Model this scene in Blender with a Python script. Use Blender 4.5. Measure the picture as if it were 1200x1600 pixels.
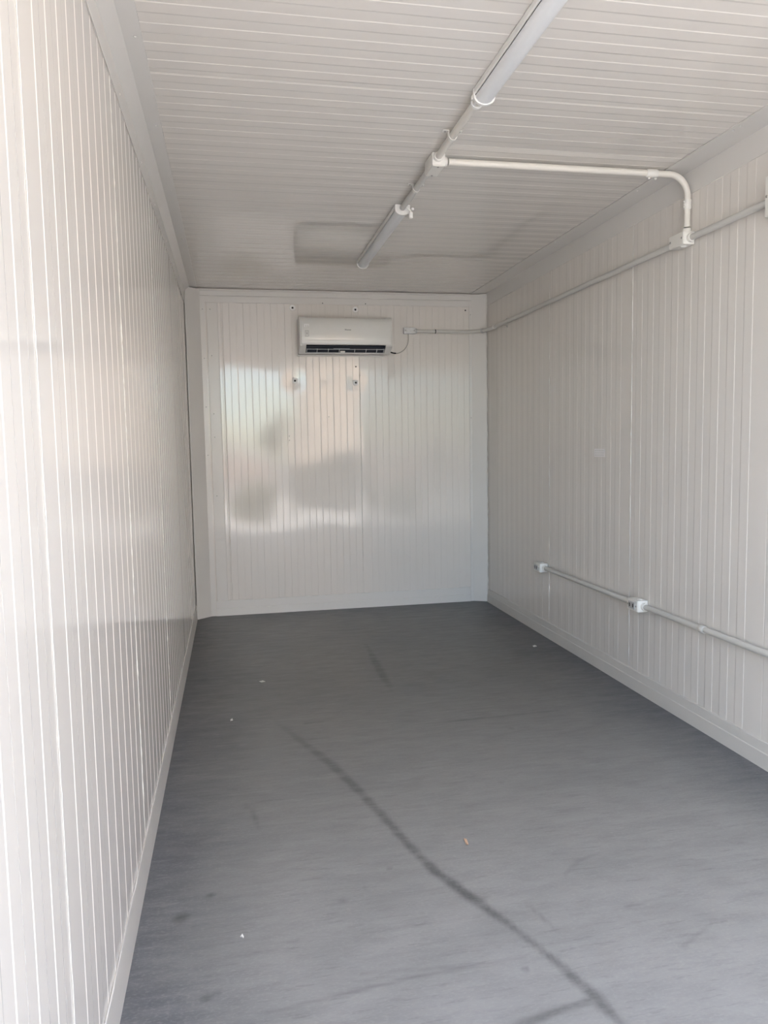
import bpy, bmesh, math, random
import numpy as np
from mathutils import Vector, Matrix

for o in list(bpy.data.objects):
    bpy.data.objects.remove(o)
scene = bpy.context.scene
C = scene.collection
random.seed(7)
rng = np.random.default_rng(7)

# ------------------------------------------------------------------ room dimensions (metres)
W, H, D = 2.25, 2.397, 5.75          # inner width, height, depth of the far wall
Y0 = -0.25                           # plane of the open end
GZ = -0.18                           # ground level outside

# ------------------------------------------------------------------ camera
YAW, PITCH, ROLL, FPX = 0.1956, -0.0896, -0.0176, 1191.55
cam_data = bpy.data.cameras.new('camera')
cam = bpy.data.objects.new('camera', cam_data)
C.objects.link(cam)
cam_data.sensor_fit = 'VERTICAL'
cam_data.sensor_height = 36.0
cam_data.lens = FPX / 1600.0 * 36.0
cam_data.clip_start = 0.02
cam_data.clip_end = 500
fwd = Vector((math.sin(YAW) * math.cos(PITCH), math.cos(YAW) * math.cos(PITCH), math.sin(PITCH)))
right = Vector((math.cos(YAW), -math.sin(YAW), 0))
up = right.cross(fwd)
cr, sr = math.cos(ROLL), math.sin(ROLL)
r2 = cr * right + sr * up
u2 = -sr * right + cr * up
cam.matrix_world = Matrix(((r2.x, u2.x, -fwd.x, 0.2903), (r2.y, u2.y, -fwd.y, 0.0),
                           (r2.z, u2.z, -fwd.z, 1.2629), (0, 0, 0, 1)))
scene.camera = cam

# ------------------------------------------------------------------ view, sky, sun
vs = scene.view_settings
vs.view_transform = 'Standard'
vs.look = 'None'
vs.gamma = 1.0
vs.use_curve_mapping = False
vs.exposure = 1.0

SUN_EL, SUN_AZ = math.radians(60), math.radians(-35)   # sun stands behind the room, a little to the left of its axis
world = bpy.data.worlds.new('sky')
scene.world = world
world.use_nodes = True
wn, wl = world.node_tree.nodes, world.node_tree.links
wn.clear()
w_out = wn.new('ShaderNodeOutputWorld')
w_bg = wn.new('ShaderNodeBackground')
w_sky = wn.new('ShaderNodeTexSky')
w_sky.sky_type = 'NISHITA'
w_sky.sun_disc = False
w_sky.sun_elevation = SUN_EL
w_sky.sun_rotation = SUN_AZ
w_sky.air_density = 1.0
w_sky.dust_density = 1.0
w_tc = wn.new('ShaderNodeTexCoord')
w_noise = wn.new('ShaderNodeTexNoise')
w_noise.inputs['Scale'].default_value = 2.6
w_noise.inputs['Detail'].default_value = 6
w_ramp = wn.new('ShaderNodeValToRGB')
w_ramp.color_ramp.elements[0].position = 0.46
w_ramp.color_ramp.elements[1].position = 0.66
w_mix = wn.new('ShaderNodeMix')
w_mix.data_type = 'RGBA'
w_mix.inputs['B'].default_value = (6.5, 6.6, 6.8, 1)
wl.new(w_tc.outputs['Generated'], w_noise.inputs['Vector'])
wl.new(w_noise.outputs['Fac'], w_ramp.inputs['Fac'])
wl.new(w_ramp.outputs['Color'], w_mix.inputs['Factor'])
wl.new(w_sky.outputs['Color'], w_mix.inputs['A'])
wl.new(w_mix.outputs['Result'], w_bg.inputs['Color'])
wl.new(w_bg.outputs['Background'], w_out.inputs['Surface'])
w_bg.inputs['Strength'].default_value = 0.72

sun_data = bpy.data.lights.new('sun', 'SUN')
sun_data.energy = 15.0
sun_data.angle = math.radians(0.6)
sun_data.color = (1.0, 0.945, 0.86)
sun = bpy.data.objects.new('sun', sun_data)
C.objects.link(sun)
sdir = Vector((math.sin(SUN_AZ) * math.cos(SUN_EL), math.cos(SUN_AZ) * math.cos(SUN_EL), math.sin(SUN_EL)))
sun.rotation_euler = sdir.to_track_quat('Z', 'Y').to_euler()
sun.location = (0, 3, 8)

# ------------------------------------------------------------------ materials
def mat(name, col, rough=0.5, metal=0.0, ior=1.5, bump=0.0, bscale=8.0, var=0.0, vscale=3.0, rvar=0.0, stretch=(1, 1, 1)):
    m = bpy.data.materials.new(name)
    m.use_nodes = True
    n, l = m.node_tree.nodes, m.node_tree.links
    b = n['Principled BSDF']
    b.inputs['Base Color'].default_value = (*col, 1)
    b.inputs['Roughness'].default_value = rough
    b.inputs['Metallic'].default_value = metal
    b.inputs['IOR'].default_value = ior
    tc = n.new('ShaderNodeTexCoord')
    mp = n.new('ShaderNodeMapping')
    mp.inputs['Scale'].default_value = stretch
    l.new(tc.outputs['Object'], mp.inputs['Vector'])
    if var:
        nz = n.new('ShaderNodeTexNoise')
        nz.inputs['Scale'].default_value = vscale
        nz.inputs['Detail'].default_value = 4
        l.new(mp.outputs['Vector'], nz.inputs['Vector'])
        mx = n.new('ShaderNodeMix')
        mx.data_type = 'RGBA'
        mx.inputs['A'].default_value = (*[c * (1 - var) for c in col], 1)
        mx.inputs['B'].default_value = (*[min(1, c * (1 + var)) for c in col], 1)
        l.new(nz.outputs['Fac'], mx.inputs['Factor'])
        l.new(mx.outputs['Result'], b.inputs['Base Color'])
    if rvar:
        nr = n.new('ShaderNodeTexNoise')
        nr.inputs['Scale'].default_value = 2.2
        nr.inputs['Detail'].default_value = 3
        l.new(mp.outputs['Vector'], nr.inputs['Vector'])
        mr = n.new('ShaderNodeMapRange')
        mr.inputs['To Min'].default_value = max(0.02, rough - rvar)
        mr.inputs['To Max'].default_value = rough + rvar
        l.new(nr.outputs['Fac'], mr.inputs['Value'])
        l.new(mr.outputs['Result'], b.inputs['Roughness'])
    if bump:
        nb = n.new('ShaderNodeTexNoise')
        nb.inputs['Scale'].default_value = bscale
        nb.inputs['Detail'].default_value = 2
        l.new(mp.outputs['Vector'], nb.inputs['Vector'])
        bp = n.new('ShaderNodeBump')
        bp.inputs['Strength'].default_value = 1.0
        bp.inputs['Distance'].default_value = bump
        l.new(nb.outputs['Fac'], bp.inputs['Height'])
        l.new(bp.outputs['Normal'], b.inputs['Normal'])
    return m

PAINT = (0.815, 0.772, 0.722)
M = {}
M['wall'] = mat('ivory_gloss_panel', PAINT, 0.075, ior=1.6, bump=0.0010, bscale=2.4, var=0.015, vscale=1.5, rvar=0.02)
M['side'] = mat('ivory_gloss_side_panel', PAINT, 0.08, ior=1.55, bump=0.00025, bscale=2.0, var=0.015, vscale=1.5, rvar=0.02)
M['ceil'] = mat('ivory_gloss_ceiling', PAINT, 0.04, ior=1.6, bump=0.00006, bscale=2.0, var=0.015, vscale=1.5, rvar=0.01)
M['trim'] = mat('ivory_trim', (0.79, 0.765, 0.73), 0.22, bump=0.0008, bscale=5, var=0.02, vscale=4)
M['base'] = mat('ivory_baseboard', (0.70, 0.672, 0.63), 0.4, bump=0.0015, bscale=9, var=0.05, vscale=6)
M['caulk'] = mat('white_caulk', (0.86, 0.84, 0.79), 0.25, bump=0.002, bscale=40)
M['slab'] = mat('painted_steel_shell', (0.55, 0.53, 0.5), 0.5, var=0.05)
M['pvc'] = mat('ivory_conduit', (0.80, 0.765, 0.70), 0.32, var=0.02, vscale=12)
M['pvc_dull'] = mat('grey_ivory_conduit', (0.68, 0.665, 0.625), 0.4, var=0.03, vscale=12)
M['fitting'] = mat('white_fitting', (0.84, 0.82, 0.77), 0.38, bump=0.001, bscale=60)
M['galv'] = mat('galvanised_box', (0.60, 0.60, 0.60), 0.35, metal=0.35, var=0.2, vscale=60)
M['screw'] = mat('screw_steel', (0.45, 0.44, 0.42), 0.35, metal=0.7, var=0.1, vscale=200)
M['dark'] = mat('dark_hole', (0.03, 0.03, 0.03), 0.6, var=0.1, vscale=50)
M['white'] = mat('white_plastic', (0.88, 0.87, 0.84), 0.3, var=0.01)
M['washer'] = mat('white_washer', (0.95, 0.94, 0.92), 0.5, var=0.01)
M['diffuser'] = mat('frosted_diffuser', (0.84, 0.85, 0.86), 0.35, var=0.01)
M['ac'] = mat('ac_white_plastic', (0.84, 0.83, 0.79), 0.12, var=0.01)
M['ac_case'] = mat('ac_case_plastic', (0.80, 0.79, 0.76), 0.35, var=0.01)
M['ac_dark'] = mat('ac_dark_outlet', (0.035, 0.04, 0.055), 0.5, var=0.1)
M['ac_vane'] = mat('ac_grey_vane', (0.55, 0.57, 0.60), 0.4, var=0.02)
M['ac_print'] = mat('ac_grey_print', (0.30, 0.30, 0.29), 0.5, var=0.02)
M['label'] = mat('pale_label', (0.72, 0.71, 0.68), 0.4, var=0.05, vscale=80)
M['label_print'] = mat('label_print', (0.42, 0.42, 0.41), 0.5, var=0.05, vscale=80)
M['cable'] = mat('grey_cable', (0.50, 0.48, 0.44), 0.45, var=0.05)
M['sleeve'] = mat('black_sleeve', (0.015, 0.015, 0.015), 0.5, var=0.1)
M['chip'] = mat('pale_chip', (0.75, 0.74, 0.72), 0.7, var=0.1, vscale=90)
M['chip_tan'] = mat('tan_chip', (0.62, 0.42, 0.30), 0.7, var=0.1, vscale=90)
M['sticker'] = mat('faint_sticker', (0.86, 0.82, 0.815), 0.45, var=0.04, vscale=60)
# outdoors
M['concrete'] = mat('pale_concrete', (0.52, 0.49, 0.45), 0.9, var=0.12, vscale=0.8)
M['asphalt'] = mat('grey_yard', (0.22, 0.215, 0.21), 0.9, var=0.15, vscale=0.6)
M['peach'] = mat('peach_render', (0.66, 0.53, 0.42), 0.85, var=0.06, vscale=0.7)
M['pink'] = mat('pinkish_render', (0.50, 0.38, 0.33), 0.85, var=0.06, vscale=0.7)
M['blockwall'] = mat('grey_block_wall', (0.07, 0.07, 0.068), 0.9, var=0.12, vscale=2)
M['pane'] = mat('dark_window_glass', (0.05, 0.06, 0.07), 0.05, var=0.05)
M['frame'] = mat('window_frame', (0.7, 0.68, 0.64), 0.5, var=0.02)
M['leaf'] = mat('dusty_leaf', (0.07, 0.10, 0.045), 0.7, var=0.35, vscale=3)
M['bark'] = mat('bark', (0.12, 0.085, 0.06), 0.9, var=0.3, vscale=8)
M['roof'] = mat('clay_roof', (0.36, 0.17, 0.11), 0.85, var=0.15, vscale=4)

def floor_material():
    m = bpy.data.materials.new('grey_painted_floor')
    m.use_nodes = True
    n, l = m.node_tree.nodes, m.node_tree.links
    b = n['Principled BSDF']
    tc = n.new('ShaderNodeTexCoord')

    def noise(scale, detail, sc, rough=0.5):
        mp = n.new('ShaderNodeMapping')
        mp.inputs['Scale'].default_value = sc
        l.new(tc.outputs['Object'], mp.inputs['Vector'])
        z = n.new('ShaderNodeTexNoise')
        z.inputs['Scale'].default_value = scale
        z.inputs['Detail'].default_value = detail
        z.inputs['Roughness'].default_value = rough
        l.new(mp.outputs['Vector'], z.inputs['Vector'])
        return z.outputs['Fac']

    def maprange(v, a, c, d=0.0, e=1.0):
        r = n.new('ShaderNodeMapRange')
        r.inputs['From Min'].default_value = a
        r.inputs['From Max'].default_value = c
        r.inputs['To Min'].default_value = d
        r.inputs['To Max'].default_value = e
        l.new(v, r.inputs['Value'])
        return r.outputs['Result']

    def mix(f, a, c, blend='MIX'):
        x = n.new('ShaderNodeMix')
        x.data_type = 'RGBA'
        x.blend_type = blend
        for s, v in (('Factor', f), ('A', a), ('B', c)):
            if isinstance(v, tuple):
                x.inputs[s].default_value = (*v, 1)
            elif isinstance(v, float):
                x.inputs[s].default_value = v
            else:
                l.new(v, x.inputs[s])
        return x.outputs['Result']

    def math_(op, a, c):
        x = n.new('ShaderNodeMath')
        x.operation = op
        for i, v in enumerate((a, c)):
            if isinstance(v, float):
                x.inputs[i].default_value = v
            else:
                l.new(v, x.inputs[i])
        return x.outputs['Value']

    fresh = n.new('ShaderNodeAttribute')
    fresh.attribute_name = 'fresh'
    mark = n.new('ShaderNodeAttribute')
    mark.attribute_name = 'mark'
    near_grad = n.new('ShaderNodeAttribute')
    near_grad.attribute_name = 'near_grad'
    cloud = noise(1.3, 5, (1, 1, 1), 0.55)
    brush = noise(9, 7, (0.7, 2.2, 1), 0.68)
    speck = noise(150, 3, (0.6, 1.1, 1), 0.65)
    patch = noise(4.5, 5, (0.8, 1.6, 1), 0.6)
    worn = mix(maprange(cloud, 0.35, 0.68), (0.140, 0.139, 0.140), (0.172, 0.166, 0.161))
    worn = mix(near_grad.outputs['Fac'], worn, (0.335, 0.335, 0.335))  # floor colour grades paler toward the open end
    worn = mix(maprange(brush, 0.45, 0.75, 0.0, 0.28), worn, (0.12, 0.122, 0.128))
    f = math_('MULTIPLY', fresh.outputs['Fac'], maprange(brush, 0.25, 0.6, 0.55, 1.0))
    col = mix(f, worn, mix(near_grad.outputs['Fac'], (0.088, 0.092, 0.106), (0.15, 0.155, 0.175)))
    scuff = noise(26, 4, (0.35, 2.4, 1), 0.7)
    col = mix(maprange(scuff, 0.56, 0.72, 0.0, 0.30), col, (0.36, 0.355, 0.35))
    col = mix(maprange(scuff, 0.44, 0.28, 0.0, 0.35), col, (0.10, 0.10, 0.105))
    d = math_('MULTIPLY', near_grad.outputs['Fac'], maprange(speck, 0.50, 0.75, 0.0, 0.35))
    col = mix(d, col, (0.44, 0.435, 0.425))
    col = mix(maprange(patch, 0.42, 0.70, 0.0, 0.22), col, (0.13, 0.132, 0.14))
    mk = math_('MULTIPLY', mark.outputs['Fac'], maprange(brush, 0.30, 0.55, 0.45, 1.1))
    mk = math_('MULTIPLY', mk, maprange(speck, 0.3, 0.6, 0.75, 1.05))
    col = mix(mk, col, (0.065, 0.066, 0.07))
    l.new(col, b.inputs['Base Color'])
    l.new(maprange(brush, 0.2, 0.8, 0.34, 0.52), b.inputs['Roughness'])
    bp = n.new('ShaderNodeBump')
    bp.inputs['Distance'].default_value = 0.0012
    bp.inputs['Strength'].default_value = 0.7
    l.new(brush, bp.inputs['Height'])
    l.new(bp.outputs['Normal'], b.inputs['Normal'])
    return m
M['floor'] = floor_material()

# ------------------------------------------------------------------ helpers
def obj(name, verts, faces, m, parent=None, smooth=False):
    me = bpy.data.meshes.new(name)
    me.from_pydata([tuple(v) for v in verts], [], faces)
    me.materials.append(m)
    me.update()
    if smooth:
        me.polygons.foreach_set('use_smooth', [True] * len(me.polygons))
    o = bpy.data.objects.new(name, me)
    C.objects.link(o)
    if parent is not None:
        o.parent = parent
    return o

def obj_bm(name, bm, m, parent=None, smooth=False, angle=None):
    me = bpy.data.meshes.new(name)
    bmesh.ops.recalc_face_normals(bm, faces=bm.faces)
    bm.to_mesh(me)
    bm.free()
    me.materials.append(m)
    if smooth:
        me.polygons.foreach_set('use_smooth', [True] * len(me.polygons))
        if angle:
            me.set_sharp_from_angle(angle=math.radians(angle))
    o = bpy.data.objects.new(name, me)
    C.objects.link(o)
    if parent is not None:
        o.parent = parent
    return o

def thing(name, label, cat, group=None):
    o = bpy.data.objects.new(name, None)
    C.objects.link(o)
    o.empty_display_size = 0.05
    return tag(o, label, cat, group)

def tag(o, label, cat=None, group=None):
    o['label'] = label
    if cat:
        o['category'] = cat
    if group:
        o['group'] = group
    return o

def struct(o, label=None):
    o['kind'] = 'structure'
    if label:
        o['label'] = label
    return o

def add_box(bm, lo, hi, bevel=0.0, seg=2):
    vs_ = [bm.verts.new((x, y, z)) for x in (lo[0], hi[0]) for y in (lo[1], hi[1]) for z in (lo[2], hi[2])]
    idx = [(0, 1, 3, 2), (4, 6, 7, 5), (0, 4, 5, 1), (2, 3, 7, 6), (0, 2, 6, 4), (1, 5, 7, 3)]
    fs = [bm.faces.new([vs_[i] for i in f]) for f in idx]
    if bevel:
        es = list({e for f in fs for e in f.edges})
        bmesh.ops.bevel(bm, geom=es, offset=bevel, segments=seg, affect='EDGES', profile=0.6)

def box(name, lo, hi, m, parent=None, bevel=0.0, smooth=False):
    bm = bmesh.new()
    add_box(bm, lo, hi, bevel)
    return obj_bm(name, bm, m, parent, smooth, 40 if smooth else None)

def add_tube(bm, path, r, seg=14, caps=True):
    path = [Vector(p) for p in path]
    rad = r if isinstance(r, (list, tuple)) else [r] * len(path)
    t0 = (path[1] - path[0]).normalized()
    ref = Vector((0, 0, 1)) if abs(t0.z) < 0.9 else Vector((1, 0, 0))
    nrm = t0.cross(ref).normalized()
    rings = []
    for i, p in enumerate(path):
        a = path[max(0, i - 1)]
        c = path[min(len(path) - 1, i + 1)]
        t = (c - a).normalized()
        nrm = (nrm - t * nrm.dot(t)).normalized()
        bi = t.cross(nrm)
        rings.append([bm.verts.new(p + (nrm * math.cos(2 * math.pi * k / seg) + bi * math.sin(2 * math.pi * k / seg)) * rad[i]) for k in range(seg)])
    for a, c in zip(rings, rings[1:]):
        for k in range(seg):
            bm.faces.new((a[k], a[(k + 1) % seg], c[(k + 1) % seg], c[k]))
    if caps:
        bm.faces.new(rings[0][::-1])
        bm.faces.new(rings[-1])

def tube(name, path, r, m, parent=None, seg=14):
    bm = bmesh.new()
    add_tube(bm, path, r, seg)
    return obj_bm(name, bm, m, parent, True, 50)

def ring(name, c, axis, r_out, r_in, th, m, parent, seg=20):
    """flat collar / washer: a short hollow cylinder"""
    axis = Vector(axis).normalized()
    q = axis.to_track_quat('Z', 'Y').to_matrix()
    vs_, fs = [], []
    for k in range(seg):
        a = 2 * math.pi * k / seg
        for (rr, h_) in ((r_out, 0), (r_out, th), (r_in, th), (r_in, 0)):
            vs_.append(Vector(c) + q @ Vector((rr * math.cos(a), rr * math.sin(a), h_)))
    for k in range(seg):
        b0, b1 = 4 * k, 4 * ((k + 1) % seg)
        for j in range(4):
            fs.append((b0 + j, b1 + j, b1 + (j + 1) % 4, b0 + (j + 1) % 4))
    return obj(name, vs_, fs, m, parent)

def prism(name, poly, axis, a, b, m, parent=None, smooth=False, angle=30):
    """polygon of 2-D points extruded along a world axis from a to b"""
    def put(p, t):
        if axis == 'x':
            return (t, p[0], p[1])
        if axis == 'y':
            return (p[0], t, p[1])
        return (p[0], p[1], t)
    bm = bmesh.new()
    A = [bm.verts.new(put(p, a)) for p in poly]
    B = [bm.verts.new(put(p, b)) for p in poly]
    n_ = len(poly)
    for i in range(n_):
        bm.faces.new((A[i], A[(i + 1) % n_], B[(i + 1) % n_], B[i]))
    bm.faces.new(A[::-1])
    bm.faces.new(B)
    return obj_bm(name, bm, m, parent, smooth, angle)

def arc_path(p0, corner, p1, r, n_=9):
    """p0 -> corner -> p1 with the corner rounded at radius r"""
    p0, c, p1 = Vector(p0), Vector(corner), Vector(p1)
    d0, d1 = (p0 - c).normalized(), (p1 - c).normalized()
    ang = d0.angle(d1)
    t = r / math.tan(ang / 2)
    a, b = c + d0 * t, c + d1 * t
    ctr = c + (d0 + d1).normalized() * (r / math.sin(ang / 2))
    out = [p0]
    va, vb = a - ctr, b - ctr
    tot = va.angle(vb)
    ax = va.cross(vb).normalized()
    for i in range(n_ + 1):
        out.append(ctr + Matrix.Rotation(tot * i / n_, 3, ax) @ va)
    out.append(p1)
    return out

# ------------------------------------------------------------------ ribbed sandwich panels
RIB, STEP, DOWN, DEP, TH = 0.10, 0.0031, 0.0075, 0.0011, 0.04

def rib_profile(L, first=0.0, period=RIB):
    """(u, n) of the face across the ribs; n = 0 is the raised face. A step that faces u = 0 lies at first + k*period."""
    pts = [(0.0, -0.0018), (0.0035, -0.0005)]
    u = first
    k = 0
    cur = 0.0
    while True:
        a = u + k * period          # step up, facing u = 0
        d_ = a + period * 0.5       # step down, facing away
        if a + STEP < L - 0.006 and a > 0.006:
            pts += [(a - STEP / 2, -DEP), (a + STEP / 2, 0.0)]
        if d_ + DOWN < L - 0.006 and d_ > 0.006:
            pts += [(d_ - DOWN / 2, 0.0), (d_ + DOWN / 2, -DEP)]
        k += 1
        if a > L:
            break
    last = pts[-1][1]
    pts += [(L - 0.0035, last), (L, -0.0018)]
    # start level follows the first step
    pts[1] = (0.0035, pts[2][1])
    return pts

def panel(name, origin, du, dv, dn, L, V, m, parent, first=0.0, rows=1, disp=None, period=RIB):
    origin, du, dv, dn = Vector(origin), Vector(du), Vector(dv), Vector(dn)
    pr = rib_profile(L, first, period)
    if disp:                                        # finer columns where the sheet is dented
        fine = []
        for (a, na), (b, nb) in zip(pr, pr[1:]):
            n_ = max(1, int((b - a) / 0.013))
            for i in range(n_):
                t = i / n_
                fine.append((a + (b - a) * t, na + (nb - na) * t))
        fine.append(pr[-1])
        pr = fine
    nu = len(pr)
    vs_, fs = [], []
    for j in range(rows + 1):
        v = V * j / rows
        for (u, nn) in pr:
            e = disp(u, v) if disp else 0.0
            vs_.append(origin + du * u + dv * v + dn * (nn + e))
    for j in range(rows):
        for i in range(nu - 1):
            a = j * nu + i
            fs.append((a, a + 1, a + nu + 1, a + nu))
    base = len(vs_)
    vs_ += [origin - dn * TH, origin + du * L - dn * TH, origin + du * L + dv * V - dn * TH, origin + dv * V - dn * TH]
    fs.append((base + 3, base + 2, base + 1, base))
    fs.append(tuple([base, base + 1] + [i for i in range(nu - 1, -1, -1)]))
    fs.append(tuple([base + 2, base + 3] + [rows * nu + i for i in range(nu)]))
    fs.append(tuple([base + 3, base] + [j * nu for j in range(rows + 1)]))
    fs.append(tuple([base + 1, base + 2] + [j * nu + nu - 1 for j in range(rows, -1, -1)]))
    if du.cross(dv).dot(dn) < 0:
        fs = [f[::-1] for f in fs]
    o = obj(name, vs_, fs, m, parent, smooth=bool(disp))
    if disp:
        o.data.set_sharp_from_angle(angle=math.radians(8))
    return o

def bead(name, p0, p1, r, m, parent, n_=70, skip=0.0, jit=0.5, seed=1):
    """irregular caulk bead"""
    rr = random.Random(seed)
    p0, p1 = Vector(p0), Vector(p1)
    path, rad = [], []
    for i in range(n_ + 1):
        q = p0.lerp(p1, i / n_)
        path.append(q + Vector((rr.uniform(-1, 1), rr.uniform(-1, 1), rr.uniform(-1, 1))) * r * jit * 0.6)
        rad.append(max(0.0006, r * (0.7 + rr.uniform(-jit, jit)) * (0.25 if rr.random() < skip else 1)))
    bm = bmesh.new()
    add_tube(bm, path, rad, 7)
    return obj_bm(name, bm, m, parent, True)

# --- shell
wall_left = struct(box('wall_left', (-0.10, Y0, -0.10), (-0.04, D + 0.10, H + 0.10), M['slab']), 'left wall of glossy ivory ribbed panels')
wall_right = struct(box('wall_right', (W + 0.04, Y0, -0.10), (W + 0.10, D + 0.10, H + 0.10), M['slab']), 'right wall of ivory ribbed panels carrying two conduits')
wall_back = struct(box('wall_back', (-0.04, D + 0.04, -0.10), (W + 0.04, D + 0.10, H + 0.10), M['slab']), 'far end wall of glossy ivory ribbed panels')
ceiling = struct(box('ceiling', (-0.04, Y0, H + 0.04), (W + 0.04, D + 0.04, H + 0.10), M['slab']), 'ceiling of ivory panels ribbed across the room')

# left wall panels, joints at 0.28, 1.28, 2.28 ...
def span(joints, a, b):
    js = [a] + [j for j in joints if a + 0.02 < j < b - 0.02] + [b]
    return list(zip(js, js[1:]))

JL = [0.28 + k for k in range(6)]
for k, (a, b) in enumerate(span(JL, Y0, D)):
    f0 = 0.0 if k else ((0.28 - Y0) % RIB)
    panel('wall_panel', (0, a + 0.0002, 0), (0, 1, 0), (0, 0, 1), (1, 0, 0), b - a - 0.0004, H, M['side'], wall_left, first=f0 + 0.10 if k else f0)
for i, j in enumerate(JL[1:4]):
    bead('caulk_bead', (0.000, j - 0.002, 0.12), (0.000, j - 0.002, 2.29), (0.0010, 0.0013, 0.0012)[i], M['caulk'], wall_left, 160, 0.4, 0.5, i)
JR = [0.51 + k for k in range(6)]
for k, (a, b) in enumerate(span(JR, Y0, D)):
    f0 = 0.10 if k else ((0.51 - Y0) % RIB)
    panel('wall_panel', (W, a + 0.0002, 0), (0, 1, 0), (0, 0, 1), (-1, 0, 0), b - a - 0.0004, H, M['side'], wall_right, first=f0 + 0.01 if k else f0)
for i, j in enumerate(JR[3:5]):
    bead('caulk_bead', (W, j, 0.11), (W, j, 2.30), 0.0022, M['caulk'], wall_right, 80, 0.2, 0.4, 20 + i)
JC = [0.33, 1.42, 2.51, 3.60, 4.69]
for k, (a, b) in enumerate(span(JC, Y0, D)):
    f0 = (((0.33 - Y0) % RIB), 0.010, 0.011, 0.008, 0.070, 0.010)[k]
    panel('ceiling_panel', (0, a + 0.0002, H), (0, 1, 0), (1, 0, 0), (0, 0, -1), b - a - 0.0004, W, M['ceil'], ceiling, first=f0)

# far wall: dented around the fasteners and buckled along its middle joint
FAST = [(0.769, 2.270), (1.237, 2.264), (0.773, 1.739), (1.230, 1.724)]
def dent(x, z):
    e = 0.0
    for i, (fx, fz) in enumerate(FAST):
        if i < 2:
            continue
        r2_ = ((x - fx) / 0.062) ** 2 + ((z - fz) / 0.062) ** 2
        e -= 0.0026 * math.exp(-r2_)
    e -= 0.0016 * math.exp(-(((x - 1.0) / 0.04) ** 2 + ((z - 1.76) / 0.05) ** 2))
    return e
def disp_a(u, v):
    x = 0.26 + u
    e = dent(x, v) + 0.0016 * math.sin(v * 2.3 + 0.4) * math.sin(x * 3.1)
    e += 0.0005 * math.sin(v * 9.0 + x * 7.0)
    return e
def disp_b(u, v):
    x = 1.26 + u
    e = dent(x, v) + 0.0014 * math.sin(v * 1.9 + 1.2) * math.sin(u * 2.8 + 0.3)
    g = max(0.0, min(1.0, (v - 0.55) / 0.35)) * max(0.0, min(1.0, (1.75 - v) / 0.5))
    e += 0.0032 * g * math.exp(-((u - 0.02) / 0.055) ** 2)
    return e
bp_spans = [(0.0, 0.26, None), (0.26, 1.26, disp_a), (1.26, W, disp_b)]
for (a, b, dfun) in bp_spans:
    panel('wall_panel', (a + 0.0002, D, 0), (1, 0, 0), (0, 0, 1), (0, -1, 0), b - a - 0.0004, H, M['wall'], wall_back,
          first=0.048 if dfun is not disp_b else 0.072, rows=100 if dfun else 1, disp=dfun)
bead('caulk_bead', (1.261, D - 0.0015, 0.60), (1.261, D - 0.0015, 1.78), 0.0034, M['caulk'], wall_back, 60, 0.3, 0.6, 44)
bead('caulk_bead', (1.260, D - 0.0005, 0.12), (1.260, D - 0.0005, 2.298), 0.0020, M['caulk'], wall_back, 90, 0.1, 0.3, 45)
bead('caulk_bead', (0.260, D - 0.0005, 0.12), (0.260, D - 0.0005, 2.298), 0.0016, M['caulk'], wall_back, 90, 0.1, 0.3, 46)

# rivets / screw holes of the far wall
def dot(name, c, n_, r, m, parent, h_=0.002):
    c, n_ = Vector(c), Vector(n_).normalized()
    bm = bmesh.new()
    add_tube(bm, [c, c + n_ * h_ * 0.6, c + n_ * h_], [r, r * 0.9, r * 0.45], 10)
    return obj_bm(name, bm, m, parent, True)
for (x, z) in ((0.992, 2.307), (1.315, 2.308), (1.233, 1.843), (2.096, 2.273)):
    dot('screw_hole', (x, D, z), (0, -1, 0), 0.0055, M['dark'], wall_back, 0.0065)
for (x, z) in ((1.02, 1.47), (0.72, 1.33), (0.72, 1.30)):
    dot('screw_head', (x, D, z), (0, -1, 0), 0.004, M['screw'], wall_back, 0.003)

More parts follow.
